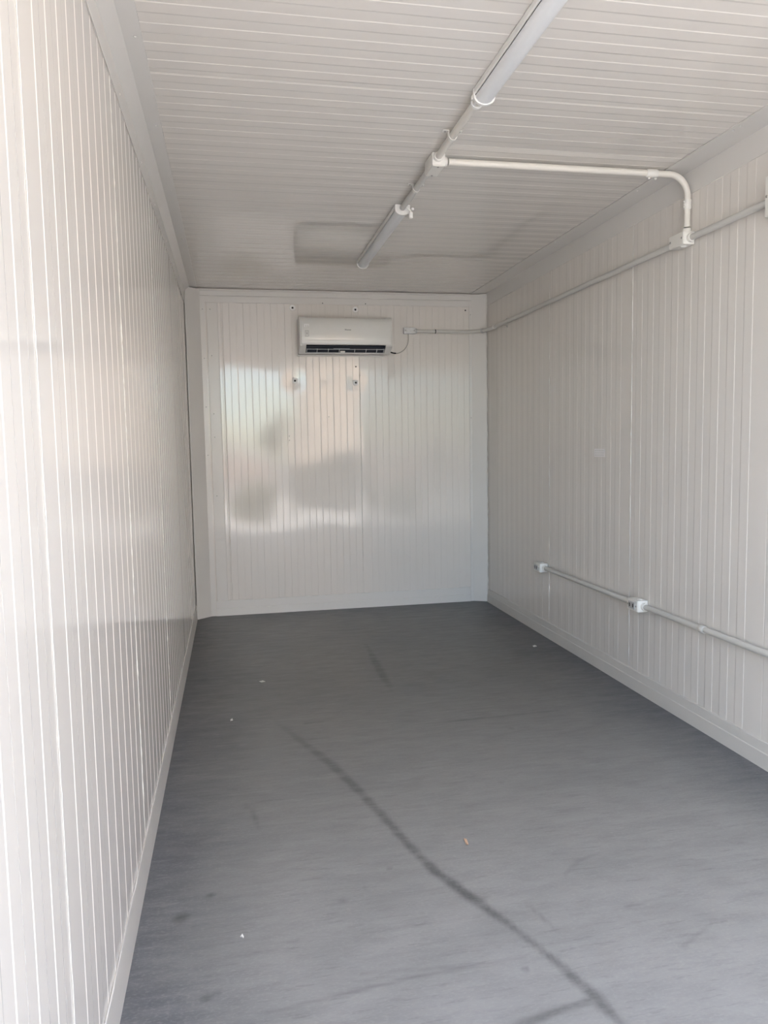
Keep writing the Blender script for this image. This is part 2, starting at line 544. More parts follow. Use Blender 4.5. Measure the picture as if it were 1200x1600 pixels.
# ------------------------------------------------------------------ floor
def build_floor():
    st = 0.0095
    xs = np.linspace(0, W, int(W / st) + 1)
    ys = np.linspace(Y0, D, int((D - Y0) / st) + 1)
    X, Y = np.meshgrid(xs, ys)
    nx, ny = len(xs), len(ys)
    Z = 0.0009 * np.sin(X * 2.1 + 0.5) * np.sin(Y * 1.3) + 0.0004 * np.sin(Y * 5.0 + X * 3)
    V = np.stack([X.ravel(), Y.ravel(), Z.ravel()], 1)
    i = np.arange(nx - 1)[None, :] + nx * np.arange(ny - 1)[:, None]
    F = np.stack([i, i + 1, i + nx + 1, i + nx], -1).reshape(-1, 4)
    base = len(V)
    V = np.vstack([V, [[0, Y0, -0.10], [W, Y0, -0.10], [W, D, -0.10], [0, D, -0.10]]])
    faces = F.tolist()
    faces.append([base + 3, base + 2, base + 1, base])
    faces.append([base, base + 1] + list(range(nx - 1, -1, -1)))
    faces.append([base + 2, base + 3] + [(ny - 1) * nx + k for k in range(nx)])
    faces.append([base + 3, base] + [k * nx for k in range(ny)])
    faces.append([base + 1, base + 2] + [k * nx + nx - 1 for k in range(ny - 1, -1, -1)])
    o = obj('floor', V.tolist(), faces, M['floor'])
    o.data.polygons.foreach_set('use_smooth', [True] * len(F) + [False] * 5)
    P = V[:, :2]
    n_ = len(P)

    def segdist(a, b):
        a, b = np.array(a), np.array(b)
        d_ = b - a
        t = np.clip(((P - a) @ d_) / (d_ @ d_), 0, 1)
        return np.hypot(*(P - a - t[:, None] * d_).T), t
    mark = np.zeros(n_)

    def line(pts, ws, ss):
        nonlocal mark
        for k in range(len(pts) - 1):
            dd, t = segdist(pts[k], pts[k + 1])
            w = (ws[k] + (ws[k + 1] - ws[k]) * t) * (0.95 + 0.13 * np.sin(P[:, 1] * 63) * np.sin(P[:, 0] * 41 + P[:, 1] * 17))
            s = ss[k] + (ss[k + 1] - ss[k]) * t
            val = 1.1 * s * np.clip(1.5 - dd / (1.15 * w), 0, 1)
            mark = np.maximum(mark, val)
    long_pts = [(0.43, 3.52), (0.458, 3.414), (0.561, 3.122), (0.641, 2.904), (0.703, 2.66), (0.755, 2.441), (0.797, 2.24), (0.838, 2.083), (0.906, 1.927), (0.966, 1.79), (1.016, 1.658), (1.062, 1.499), (1.076, 1.422), (1.09, 1.30)]
    line(long_pts, [.010, .012, .016, .018, .016, .014, .013, .014, .016, .009, .009, .015, .009, .008], [0, .15, .35, .5, .5, .55, .55, .6, .65, .45, .45, .6, .4, .4])
    line([(0.90, 1.925), (0.955, 1.93)], [.008, .005], [.5, .1])
    line([(0.78, 1.447), (0.873, 1.467), (0.96, 1.487), (1.055, 1.503)], [.009, .011, .010, .008], [.1, .4, .45, .45])
    line([(1.082, 4.70), (1.082, 4.582), (1.068, 4.25), (1.060, 4.00), (1.055, 3.74)], [.010, .012, .020, .020, .012], [.05, .3, .55, .55, .1])
    line([(0.95, 3.25), (1.212, 3.243), (1.40, 3.25), (1.75, 3.26)], [.006, .007, .008, .006], [.12, .3, .38, .25])
    line([(0.58, 3.382), (0.66, 3.388)], [.008, .005], [.45, .3])
    line([(0.316, 2.62), (0.325, 2.54), (0.338, 2.45)], [.007, .008, .005], [.1, .35, .1])
    line([(0.55, 1.70), (0.90, 1.66)], [.004, .004], [.25, .12])
    line([(0.32, 1.62), (0.70, 1.665), (0.95, 1.67)], [.005, .005, .004], [.2, .3, .15])
    line([(1.20, 1.98), (1.27, 2.04), (1.36, 2.07)], [.006, .008, .004], [.15, .3, .1])
    line([(1.30, 1.80), (1.48, 1.83)], [.005, .004], [.25, .1])
    line([(1.04, 1.88), (1.06, 1.80), (1.075, 1.74)], [.006, .006, .004], [.1, .25, .08])
    line([(1.35, 1.62), (1.50, 1.70)], [.005, .004], [.2, .1])
    for (x, y, r, s) in ((0.115, 2.02, .022, .75), (0.19, 2.11, .012, .6), (0.19, 1.70, .016, .55), (0.215, 1.71, .011, .4), (0.94, 1.63, .008, .6), (1.46, 3.10, .012, .4), (0.30, 2.62, .011, .3),
                         (2.05, 5.0, .06, .22), (1.95, 4.2, .09, .18), (0.78, 3.95, .05, .12), (0.55, 2.0, .013, .3), (0.71, 2.13, .010, .45), (0.62, 2.05, .009, .4), (1.23, 2.6, .010, .25)):
        dd = np.hypot(P[:, 0] - x, P[:, 1] - y)
        mark = np.maximum(mark, s * np.clip(1.4 - dd / r, 0, 1))
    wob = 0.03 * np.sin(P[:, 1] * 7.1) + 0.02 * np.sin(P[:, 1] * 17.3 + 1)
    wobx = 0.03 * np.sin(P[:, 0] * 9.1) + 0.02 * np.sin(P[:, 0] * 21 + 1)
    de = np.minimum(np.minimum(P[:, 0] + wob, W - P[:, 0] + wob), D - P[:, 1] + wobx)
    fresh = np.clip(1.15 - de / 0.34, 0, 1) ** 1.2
    near_grad = np.clip((4.0 - P[:, 1]) / 2.5, 0, 1) ** 1.2  # depth mask: full near the open end, fading to none toward the far wall
    for nm, arr in (('mark', mark), ('fresh', fresh), ('near_grad', near_grad)):
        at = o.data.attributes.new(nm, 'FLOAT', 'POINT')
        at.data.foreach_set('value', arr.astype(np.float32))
    return struct(o, 'worn grey painted floor with dark smeared seam lines')
floor = build_floor()

# ------------------------------------------------------------------ trims and baseboards
def screws(parent, pts, n_, r=0.004, m='trim'):
    for q in pts:
        dot('screw_head', q, n_, r, M[m], parent, 0.0025)
t_ = 0.0004
# left cove: wall leg, narrow slope, ceiling leg
tl = prism('trim_1', [(-0.002, 2.275), (0.0015 + t_, 2.275), (0.0015 + t_, 2.357), (0.037, H - 0.0015 - t_), (0.088, H - 0.0015 - t_), (0.088, H + 0.002), (-0.002, H + 0.002)], 'y', Y0, D - 0.006, M['trim'])
struct(tl, 'ivory angle trim along the left wall and ceiling')
screws(tl, [(0.0045, y, 2.30) for y in (1.9, 2.45, 3.0, 3.5, 4.1, 4.6)] , (1, 0, 0))
screws(tl, [(0.07, y, H - 0.0045) for y in (2.3, 2.9, 3.6, 4.4)], (0, 0, -1))
bead('caulk_bead', (0.003, Y0 + 0.02, 2.274), (0.003, 5.6, 2.274), 0.002, M['trim'], tl, 90, 0.3, 0.6, 5)
tr = prism('trim_2', [(W + 0.002, 2.30), (W - 0.0015 - t_, 2.30), (W - 0.0015 - t_, H - 0.0015 - t_), (W - 0.117, H - 0.0015 - t_), (W - 0.117, H + 0.002), (W + 0.002, H + 0.002)], 'y', Y0, D - 0.006, M['trim'])
struct(tr, 'ivory angle trim along the right wall and ceiling')
screws(tr, [(W - 0.10, y, H - 0.0045) for y in (2.58, 2.62, 3.3, 4.2)], (0, 0, -1), 0.0045, 'white')
bead('caulk_bead', (W - 0.118, Y0 + 0.02, H - 0.003), (W - 0.118, 5.6, H - 0.003), 0.0018, M['trim'], tr, 90, 0.3, 0.6, 6)
# far wall head trim in two stepped strips
tb = prism('trim_3', [(D - 0.002, 2.300), (D - 0.005, 2.300), (D - 0.005, 2.343), (D - 0.011, 2.347), (D - 0.011, 2.380), (D - 0.016, 2.384), (D - 0.016, H - 0.006), (D - 0.002, H - 0.006)], 'x', 0.104, W - 0.108, M['trim'])
struct(tb, 'stepped ivory trim across the top of the far wall')
bead('caulk_bead', (0.12, D - 0.004, 2.299), (W - 0.13, D - 0.004, 2.299), 0.0018, M['trim'], tb, 80, 0.3, 0.6, 7)
bead('caulk_bead', (0.12, D - 0.013, 2.3835), (W - 0.13, D - 0.013, 2.3835), 0.002, M['trim'], tb, 80, 0.3, 0.6, 8)
# diagonal corner posts with a flange lapping onto the far wall
pl = prism('trim_4', [(0.0035, D - 0.092), (0.0035, D - 0.080), (0.097, D - 0.003), (0.138, D - 0.002), (0.138, D - 0.006), (0.104, D - 0.008), (0.008, D - 0.092)], 'z', 0.001, H - 0.006, M['trim'])
struct(pl, 'diagonal ivory corner post between left and far wall')
screws(pl, [(0.122, D - 0.006, z) for z in (2.25, 1.9, 1.55, 1.2)], (0, -1, 0), 0.004, 'screw')
strip_l = prism('trim_5', [(0.150, D - 0.001), (0.150, D - 0.004), (0.225, D - 0.004), (0.229, D - 0.001)], 'z', 0.115, 2.297, M['trim'])
struct(strip_l, 'flat ivory cover strip on the far wall beside the left post')
screws(strip_l, [(0.175, D - 0.004, z) for z in (2.25, 1.92, 1.5, 1.33, 0.9)], (0, -1, 0), 0.004, 'screw')
bead('caulk_bead', (0.149, D - 0.003, 1.0), (0.149, D - 0.003, 2.0), 0.003, M['caulk'], strip_l, 60, 0.45, 0.8, 9)
pr_ = prism('trim_6', [(W - 0.0035, D - 0.060), (W - 0.0035, D - 0.050), (W - 0.100, D - 0.002), (W - 0.126, D - 0.002), (W - 0.126, D - 0.006), (W - 0.106, D - 0.007), (W - 0.008, D - 0.060)], 'z', 0.001, H - 0.006, M['trim'])
struct(pr_, 'diagonal ivory corner post between right and far wall')
screws(pr_, [(W - 0.115, D - 0.006, z) for z in (2.24, 1.45)], (0, -1, 0), 0.004, 'screw')
bead('caulk_bead', (W - 0.003, D - 0.066, 0.01), (W - 0.003, D - 0.066, 2.38), 0.003, M['caulk'], pr_, 90, 0.25, 0.6, 10)

# baseboards: angle strips whose lower edge meets the paint unevenly
bl = prism('baseboard_left', [(0.006, 0.0), (0.0045, 0.055), (0.003, 0.108), (-0.002, 0.111), (-0.002, 0)], 'y', Y0, D - 0.095, M['base'])
struct(bl, 'ivory baseboard strip along the left wall')
bead('caulk_bead', (0.002, Y0 + 0.02, 0.110), (0.002, 5.6, 0.110), 0.0022, M['caulk'], bl, 110, 0.3, 0.7, 11)
br_ = prism('baseboard_right', [(W + 0.002, 0.0), (W - 0.012, 0.0), (W - 0.010, 0.060), (W - 0.0075, 0.063), (W - 0.0055, 0.100), (W + 0.002, 0.104)], 'y', Y0, D - 0.065, M['base'])
struct(br_, 'ivory baseboard strip along the right wall')
bead('caulk_bead', (W - 0.004, Y0 + 0.02, 0.1035), (W - 0.004, 5.6, 0.1035), 0.002, M['caulk'], br_, 110, 0.4, 0.7, 12)
bb = prism('baseboard_back', [(D - 0.002, 0.0), (D - 0.013, 0.0), (D - 0.010, 0.052), (D - 0.0075, 0.055), (D - 0.0055, 0.112), (D - 0.002, 0.115)], 'x', 0.142, W - 0.130, M['trim'])
struct(bb, 'ivory baseboard strip along the far wall')
bead('caulk_bead', (0.16, D - 0.004, 0.114), (W - 0.14, D - 0.004, 0.114), 0.0025, M['caulk'], bb, 90, 0.4, 0.7, 13)
bead('caulk_bead', (0.16, D - 0.009, 0.053), (W - 0.14, D - 0.009, 0.053), 0.0025, M['caulk'], bb, 90, 0.4, 0.7, 14)

# ------------------------------------------------------------------ ceiling lamps (switched off battens)
def batten(label, x, ya, yb, z=H - 0.0015):
    w, h_ = 0.035, 0.046
    t = thing('batten_light', label, 'lamp', 'ceiling batten lights')
    t.location = (x, (ya + yb) / 2, z)
    T = Matrix.Translation((-x, -(ya + yb) / 2, -z))
    # housing: shallow tray on the ceiling
    hs = prism('housing', [(x - w, z), (x - w, z - 0.016), (x - w + 0.006, z - 0.020), (x + w - 0.006, z - 0.020), (x + w, z - 0.016), (x + w, z)], 'y', ya + 0.010, yb - 0.010, M['white'])
    # diffuser: rounded underside
    prof = [(x - w + 0.004, z - 0.0205)]
    for k in range(13):
        a = math.pi * k / 12
        prof.append((x - (w - 0.006) * math.cos(a), z - 0.0205 - (h_ - 0.0205) * math.sin(a) ** 0.8))
    prof.append((x + w - 0.004, z - 0.0205))
    df = prism('diffuser', prof, 'y', ya + 0.011, yb - 0.011, M['diffuser'], None, True, 40)
    parts = [hs, df]
    for (a, b) in ((ya, ya + 0.011), (yb - 0.011, yb)):
        ep = [(x - w - 0.0015, z), (x - w - 0.0015, z - 0.020)]
        for k in range(13):
            q = math.pi * k / 12
            ep.append((x - (w + 0.0015) * math.cos(q), z - 0.020 - (h_ - 0.017) * math.sin(q) ** 0.8))
        ep += [(x + w + 0.0015, z - 0.020), (x + w + 0.0015, z)]
        parts.append(prism('end_cap', ep, 'y', a, b, M['white'], None, True, 40))
    for q in parts:
        q.data.transform(T)
        q.parent = t
    return t
LX = 1.127
l1 = batten('switched-off batten light on the near ceiling, running out of the picture top', LX + 0.004, 1.26, 2.465)
l2 = batten('switched-off batten light on the far ceiling, toward the air conditioner', LX + 0.004, 3.655, 4.79)
def child_local(o, t):
    o.data.transform(Matrix.Translation(-Vector(t.location)))
    o.parent = t
    return o
zc = H - 0.022
# feed cords at the lamp ends
c1 = tube('feed_cord', [(LX - 0.012, 2.508, zc - 0.002), (LX - 0.016, 2.497, zc - 0.012), (LX - 0.018, 2.485, zc - 0.012), (LX - 0.018, 2.466, zc - 0.006)], 0.0045, M['white'], None, 8)
child_local(c1, l1)
c1b = box('cord_clip', (LX - 0.034, 2.466, H - 0.030), (LX - 0.020, 2.478, H - 0.016), M['white'], None, 0.002)
child_local(c1b, l1)
c2 = tube('feed_cord', [(LX + 0.014, 3.62, zc), (LX + 0.034, 3.63, zc - 0.012), (LX + 0.042, 3.64, zc - 0.022), (LX + 0.032, 3.652, zc - 0.022)], 0.0040, M['white'], None, 8)
child_local(c2, l2)
c2b = box('plug', (LX + 0.030, 3.622, zc - 0.050), (LX + 0.046, 3.640, zc - 0.022), M['white'], None, 0.003)
child_local(c2b, l2)
c2c = box('cord_clip', (LX + 0.038, 3.618, zc - 0.014), (LX + 0.052, 3.640, zc - 0.003), M['white'], None, 0.002)
child_local(c2c, l2)

# ------------------------------------------------------------------ conduits and boxes
CR = 0.0133
def strap(parent, c, along, nrm, m=M['fitting']):
    """two-hole saddle: a half collar with two ears on the surface; nrm points away from the surface"""
    c, along, nrm = Vector(c), Vector(along).normalized(), Vector(nrm).normalized()
    side = along.cross(nrm)
    prof = []
    r0, r1 = CR + 0.0006, CR + 0.003
    dz = -0.0195                      # surface below the conduit axis
    prof += [(-0.036, dz), (-0.036, dz + 0.0025), (-r1, dz + 0.0025)]
    outer = [(-r1 * math.cos(a), r1 * math.sin(a)) for a in [math.pi * k / 10 for k in range(11)]]
    inner = [(r0 * math.cos(a), r0 * math.sin(a)) for a in [math.pi * k / 10 for k in range(11)]]
    prof += outer + [(r1, dz + 0.0025), (0.036, dz + 0.0025), (0.036, dz), (r0, dz)] + inner + [(-r0, dz)]
    bm = bmesh.new()
    rows = []
    for s in (-0.010, 0.010):
        rows.append([bm.verts.new(c + along * s + side * p[0] + nrm * p[1]) for p in prof])
    n_ = len(prof)
    for i in range(n_):
        bm.faces.new((rows[0][i], rows[0][(i + 1) % n_], rows[1][(i + 1) % n_], rows[1][i]))
    bm.faces.new(rows[0][::-1])
    bm.faces.new(rows[1])
    o = obj_bm('strap', bm, m, parent)
    for s in (-1, 1):
        dot('screw', c + side * 0.027 * s + nrm * (dz + 0.0025), nrm, 0.0045, M['screw'], o, 0.003)
    return o

def coupling(parent, a, b, m):
    bm = bmesh.new()
    a, b = Vector(a), Vector(b)
    d_ = (b - a).normalized() * 0.003
    add_tube(bm, [a, a + d_, b - d_, b], [CR + 0.001, CR + 0.0035, CR + 0.0035, CR + 0.001], 16)
    return obj_bm('coupling', bm, m, parent, True, 40)

def conduit(label, path, m, group=None, name='conduit'):
    t = thing(name, label, 'conduit', group)
    tube('pipe', path, CR, m, t, 16)
    return t

G = 'conduit runs'
ck1 = conduit('short ceiling conduit between near batten light and ceiling junction box', [(LX - 0.006, 2.505, H - 0.0215), (LX - 0.006, 2.75, H - 0.0215), (LX - 0.004, 2.978, H - 0.0215)], M['pvc'], G)
ring('bushing', (LX - 0.006, 2.497, H - 0.0245), (0, 1, 0), 0.0205, 0.0150, 0.010, M['white'], ck1)
strap(ck1, (LX - 0.005, 2.79, H - 0.0215), (0, 1, 0), (0, 0, -1))
ck2 = conduit('short ceiling conduit between ceiling junction box and far batten light', [(LX - 0.002, 3.128, H - 0.0215), (LX, 3.4, H - 0.0215), (LX, 3.64, H - 0.0215)], M['pvc_dull'], G)
strap(ck2, (LX, 3.37, H - 0.0215), (0, 1, 0), (0, 0, -1))
YC = 3.025
RX = W - 0.0225
ck3 = conduit('cream conduit crossing the ceiling and bending down the right wall', arc_path((LX + 0.048, YC, H - 0.0255), (RX, YC, H - 0.0255), (RX, YC, 2.158), 0.085, 12), M['pvc'], G)
coupling(ck3, (2.035, YC, H - 0.0255), (2.085, YC, H - 0.0255), M['fitting'])
coupling(ck3, (RX, YC, 2.272), (RX, YC, 2.232), M['fitting'])
for q in ((2.045, YC - 0.004, H - 0.045), (2.075, YC - 0.004, H - 0.045)):
    dot('screw', q, (0, 0, -1), 0.006, M['fitting'], ck3, 0.007)
for q in ((RX - 0.016, YC - 0.004, 2.262), (RX - 0.016, YC - 0.004, 2.240)):
    dot('screw', q, (-1, 0, 0), 0.005, M['fitting'], ck3, 0.006)
RX2, ZH = W - 0.0235, 2.107
ck4 = conduit('grey ivory conduit high on right wall from picture edge to junction box', [(RX2, 2.503, ZH), (RX2, 2.8, ZH), (RX2, 2.985, ZH)], M['pvc_dull'], G)
far_path = [(RX2, 3.122, ZH), (RX2, 4.0, ZH + 0.001), (RX2, 5.0, ZH - 0.001), (RX2, 5.52, ZH), (RX2 - 0.003, 5.585, ZH), (RX2 - 0.014, 5.635, ZH), (RX2 - 0.034, 5.674, ZH), (RX2 - 0.064, 5.702, ZH),
            (RX2 - 0.105, 5.719, ZH), (RX2 - 0.15, D - 0.0235, ZH), (1.95, D - 0.0235, ZH), (1.705, D - 0.0235, ZH + 0.001)]
ck5 = conduit('long conduit on right wall from junction box, turning onto the far wall', far_path, M['pvc_dull'], G)
coupling(ck5, (RX2, 5.44, ZH), (RX2, 5.462, ZH), M['fitting'])
coupling(ck5, (RX2 - 0.020, 5.648, ZH), (RX2 - 0.030, 5.667, ZH), M['galv'])
coupling(ck5, (1.845, D - 0.0235, ZH), (1.852, D - 0.0235, ZH), M['dark'])
strap(ck5, (RX2 + 0.0035, 5.25, ZH), (0, 1, 0), (-1, 0, 0), M['pvc_dull'])
ZL = 0.453
ck6 = conduit('low conduit on right wall from picture edge to the nearer outlet box', [(RX2, 1.80, ZL + 0.003), (RX2, 2.5, ZL + 0.002), (RX2, 3.312, ZL)], M['pvc_dull'], G)
coupling(ck6, (RX2, 2.84, ZL + 0.001), (RX2, 2.875, ZL + 0.001), M['pvc_dull'])
ck7 = conduit('low conduit on right wall between the two outlet boxes', [(RX2, 3.442, ZL), (RX2, 4.0, ZL - 0.001), (RX2, 4.512, ZL)], M['pvc_dull'], G)

def hub(parent, c, d, m, L=0.014):
    c, d = Vector(c), Vector(d).normalized()
    bm = bmesh.new()
    add_tube(bm, [c, c + d * (L - 0.003), c + d * L], [CR + 0.0052, CR + 0.0052, CR + 0.0035], 18)
    o = obj_bm('hub', bm, m, parent, True, 40)
    return o

def jbox(name, label, lo, hi, hubs, cover, m, cover_m=None, cat='junction box'):
    t = thing(name, label, cat)
    c = (Vector(lo) + Vector(hi)) / 2
    b = box('body', lo, hi, m, t, 0.005, True)
    for (q, d) in hubs:
        hub(t, q, d, m)
    ax, sg = cover
    lo2, hi2 = list(lo), list(hi)
    if sg > 0:
        lo2[ax], hi2[ax] = hi[ax], hi[ax] + 0.003
    else:
        lo2[ax], hi2[ax] = lo[ax] - 0.003, lo[ax]
    long_ax = max((i for i in range(3) if i != ax), key=lambda i: hi[i] - lo[i])
    for i in range(3):
        if i != ax:
            lo2[i] += 0.003
            hi2[i] -= 0.003
    cv = box('cover', lo2, hi2, cover_m or m, t, 0.001)
    n_ = Vector((0, 0, 0))
    n_[ax] = sg
    for s in (-1, 1):
        q = c.copy()
        q[ax] = (hi2 if sg > 0 else lo2)[ax]
        q[long_ax] += s * ((hi[long_ax] - lo[long_ax]) / 2 - 0.012)
        dot('screw', q, n_, 0.005, M['screw'], cv, 0.003)
    return t
zt = H - 0.0015
jbox('junction_box', 'white ceiling junction box where the crossing conduit branches off', (LX - 0.027, 2.992, zt - 0.050), (LX + 0.027, 3.114, zt),
     [((LX - 0.004, 2.992, H - 0.0225), (0, -1, 0)), ((LX - 0.002, 3.114, H - 0.0225), (0, 1, 0)), ((LX + 0.027, YC, H - 0.0255), (1, 0, 0))], (2, -1), M['fitting'])
jr = jbox('junction_box', 'white junction box high on right wall below the bent conduit', (W - 0.053, 2.998, ZH - 0.026), (W - 0.0015, 3.108, ZH + 0.030),
     [((RX2, 2.998, ZH), (0, -1, 0)), ((RX2, 3.108, ZH), (0, 1, 0)), ((RX, YC, ZH + 0.030), (0, 0, 1))], (0, -1), M['fitting'])
dot('plug_cap', (RX2 - 0.006, 3.035, ZH - 0.026), (0, 0, -1), 0.014, M['white'], jr, 0.005)
js = jbox('switch_box', 'pale switch box on right wall, cut off by the picture edge', (W - 0.050, 2.33, 2.045), (W - 0.0015, 2.500, 2.190),
          [], (0, -1), M['fitting'])
box('switch', (W - 0.059, 2.40, 2.095), (W - 0.053, 2.435, 2.140), M['white'], js, 0.002)
jb = jbox('junction_box', 'small galvanised box on the far wall beside the air conditioner', (1.600, D - 0.042, 2.087), (1.690, D - 0.002, 2.133),
          [((1.690, D - 0.0235, ZH + 0.001), (1, 0, 0))], (1, -1), M['galv'], M['galv'])

def outlet(label, ya, yb, back_hub):
    lo, hi = (W - 0.056, ya, ZL - 0.029), (W - 0.0015, yb, ZL + 0.029)
    hb = [((RX2, ya, ZL), (0, -1, 0))]
    if back_hub:
        hb.append(((RX2, yb, ZL), (0, 1, 0)))
    t = jbox('outlet_box', label, lo, hi, hb, (0, -1), M['fitting'], cat='outlet')
    yc = (ya + yb) / 2
    rc = box('receptacle', (W - 0.063, yc - 0.030, ZL - 0.017), (W - 0.0592, yc + 0.030, ZL + 0.017), M['galv'], t, 0.001)
    for s in (-1, 1):
        box('slot', (W - 0.0638, yc + s * 0.015 - 0.004, ZL - 0.009), (W - 0.0631, yc + s * 0.015 + 0.004, ZL + 0.009), M['dark'], rc)
    dot('plug_cap', (RX2 - 0.006, yc - 0.02, ZL + 0.029), (0, 0, 1), 0.013, M['white'], t, 0.004)
    return t
outlet('white surface outlet box low on right wall, nearer of the two', 3.328, 3.428, True)
outlet('white surface outlet box low on right wall at the far conduit end', 4.527, 4.622, False)

# ------------------------------------------------------------------ air conditioner
def air_conditioner():
    x0, x1, yb = 0.802, 1.478, D - 0.002
    t = thing('air_conditioner', 'white split air conditioner mounted high on the far wall', 'air conditioner')
    ox0, ox1 = 0.846, 1.432                       # air outlet
    full = [(0.0, 1.932), (0.095, 1.927), (0.172, 1.972), (0.178, 2.02), (0.178, 2.14), (0.165, 2.175), (0.14, 2.184), (0.0, 2.184)]
    mid = [(0.0, 1.932), (0.095, 1.927), (0.100, 1.932), (0.070, 1.960), (0.110, 1.990), (0.172, 1.982), (0.178, 2.02), (0.178, 2.14), (0.165, 2.170), (0.14, 2.178), (0.0, 2.178)]
    bm = bmesh.new()
    for (a, b, pf) in ((x0, ox0, full), (ox0, ox1, mid), (ox1, x1, full)):
        A = [bm.verts.new((a, yb - d_, z)) for d_, z in pf]
        B = [bm.verts.new((b, yb - d_, z)) for d_, z in pf]
        for i in range(len(pf)):
            j = (i + 1) % len(pf)
            bm.faces.new((A[i], A[j], B[j], B[i]))
        bm.faces.new(A[::-1])
        bm.faces.new(B)
    obj_bm('case', bm, M['ac_case'], t)
    # glossy front panel, gently bowed, round at the right side
    fp = [(0.1785, 1.984), (0.186, 1.981), (0.1905, 1.990), (0.1925, 2.03), (0.1930, 2.08), (0.1915, 2.115), (0.187, 2.142), (0.179, 2.163), (0.168, 2.172), (0.168, 2.167), (0.1785, 2.15)]
    prof = [(x0 + 0.008, 0.985), (x0 + 0.014, 0.996), (x0 + 0.05, 1.0), (x0 + 0.20, 1.002), (x0 + 0.34, 1.003), (x0 + 0.48, 1.002), (x1 - 0.05, 1.0), (x1 - 0.018, 0.994), (x1 - 0.006, 0.975), (x1 - 0.002, 0.95)]
    bm = bmesh.new()
    rows = []
    for (x, s) in prof:
        rows.append([bm.verts.new((x, yb - (0.1785 + (d_ - 0.1785) * (1 if d_ <= 0.1786 else (1 + (s - 1) * 10))), z)) for d_, z in fp])
    n_ = len(fp)
    for A, B in zip(rows, rows[1:]):
        for i in range(n_):
            bm.faces.new((A[i], A[(i + 1) % n_], B[(i + 1) % n_], B[i]))
    bm.faces.new(rows[0][::-1])
    bm.faces.new(rows[-1])
    obj_bm('front_panel', bm, M['ac'], t, True, 35)
    # dark throat of the outlet
    prism('air_outlet', [(yb - 0.072, 1.9605), (yb - 0.1005, 1.9335), (yb - 0.106, 1.937), (yb - 0.150, 1.978), (yb - 0.112, 1.9875)], 'x', ox0 + 0.001, ox1 - 0.001, M['ac_dark'], t)
    # louver: open frame with thin bars, bars lie on the slanted mouth
    def slant(s, off):
        d_ = 0.104 + s * 0.062
        z = 1.933 + s * 0.040
        return yb - d_ - 0.5 * off, z - 0.8 * off
    lv = None
    bm = bmesh.new()
    for s in (0.10, 0.62):
        y, z = slant(s, 0.006)
        add_box(bm, (ox0 + 0.006, y - 0.0022, z - 0.0016), (ox1 - 0.006, y + 0.0022, z + 0.0016))
    y, z = slant(0.70, 0.006)
    add_box(bm, (ox0 + 0.20, y - 0.002, z - 0.0016), (ox0 + 0.32, y + 0.002, z + 0.0016))
    lv = obj_bm('louver', bm, M['ac_vane'], t)
    (ya, za), (yc, zc_) = slant(0.10, 0.006), slant(0.62, 0.006)
    for k, x in enumerate((ox0 + 0.008, ox0 + 0.083, ox0 + 0.165, ox0 + 0.245, ox0 + 0.36, ox0 + 0.445, ox0 + 0.525, ox1 - 0.008)):
        obj('vane', [(x - 0.0016, ya, za), (x + 0.0016, ya, za), (x + 0.0016, yc, zc_), (x - 0.0016, yc, zc_),
                     (x - 0.0016, ya + 0.012, za + 0.006), (x + 0.0016, ya + 0.012, za + 0.006), (x + 0.0016, yc + 0.012, zc_ + 0.006), (x - 0.0016, yc + 0.012, zc_ + 0.006)],
            [(0, 1, 2, 3), (7, 6, 5, 4), (0, 4, 5, 1), (1, 5, 6, 2), (2, 6, 7, 3), (3, 7, 4, 0)], M['ac_vane'], lv)
    y, z = slant(0.35, 0.010)
    box('louver_clip', (ox0 + 0.252, y - 0.004, z - 0.007), (ox0 + 0.287, y + 0.003, z + 0.005), M['ac'], lv, 0.002)
    # lower lip against the wall
    box('back_plate', (x0 - 0.006, yb - 0.012, 1.918), (x1 - 0.03, yb, 1.927), M['ac'], t, 0.001)
    # labels and the small grey wordmark, flat print on the panel
    yf = yb - 0.1905
    box('energy_label', (0.836, yb - 0.1937, 2.036), (0.866, yb - 0.1925, 2.080), M['label'], t)['label'] = 'pale grey square label'
    sl = bpy.data.objects[t.children[-1].name]
    for (a, b, c, d_) in ((0.838, 0.864, 2.076, 2.078), (0.838, 0.840, 2.040, 2.076), (0.862, 0.864, 2.040, 2.076), (0.838, 0.864, 2.038, 2.040), (0.848, 0.855, 2.052, 2.064)):
        box('print', (a, yb - 0.1942, c), (b, yb - 0.1938, d_), M['label_print'], sl)
    wl_ = box('white_label', (0.832, yb - 0.1926, 2.104), (0.868, yb - 0.1915, 2.126), M['washer'], t)
    for (a, b, c, d_) in ((0.841, 0.846, 2.104, 2.118), (0.850, 0.868, 2.1045, 2.109), (0.852, 0.862, 2.113, 2.117)):
        box('print', (a, yb - 0.1931, c), (b, yb - 0.1927, d_), M['label'], wl_)
    wm = box('wordmark', (1.126, yb - 0.1940, 2.083), (1.129, yb - 0.1931, 2.0935), M['ac_print'], t)
    for k in range(6):
        xx = 1.1315 + k * 0.0068
        box('letter', (xx, yb - 0.1940, 2.083), (xx + 0.005, yb - 0.1931, 2.0895 if k != 0 else 2.0925), M['ac_print'], wm)
    return t
air_conditioner()

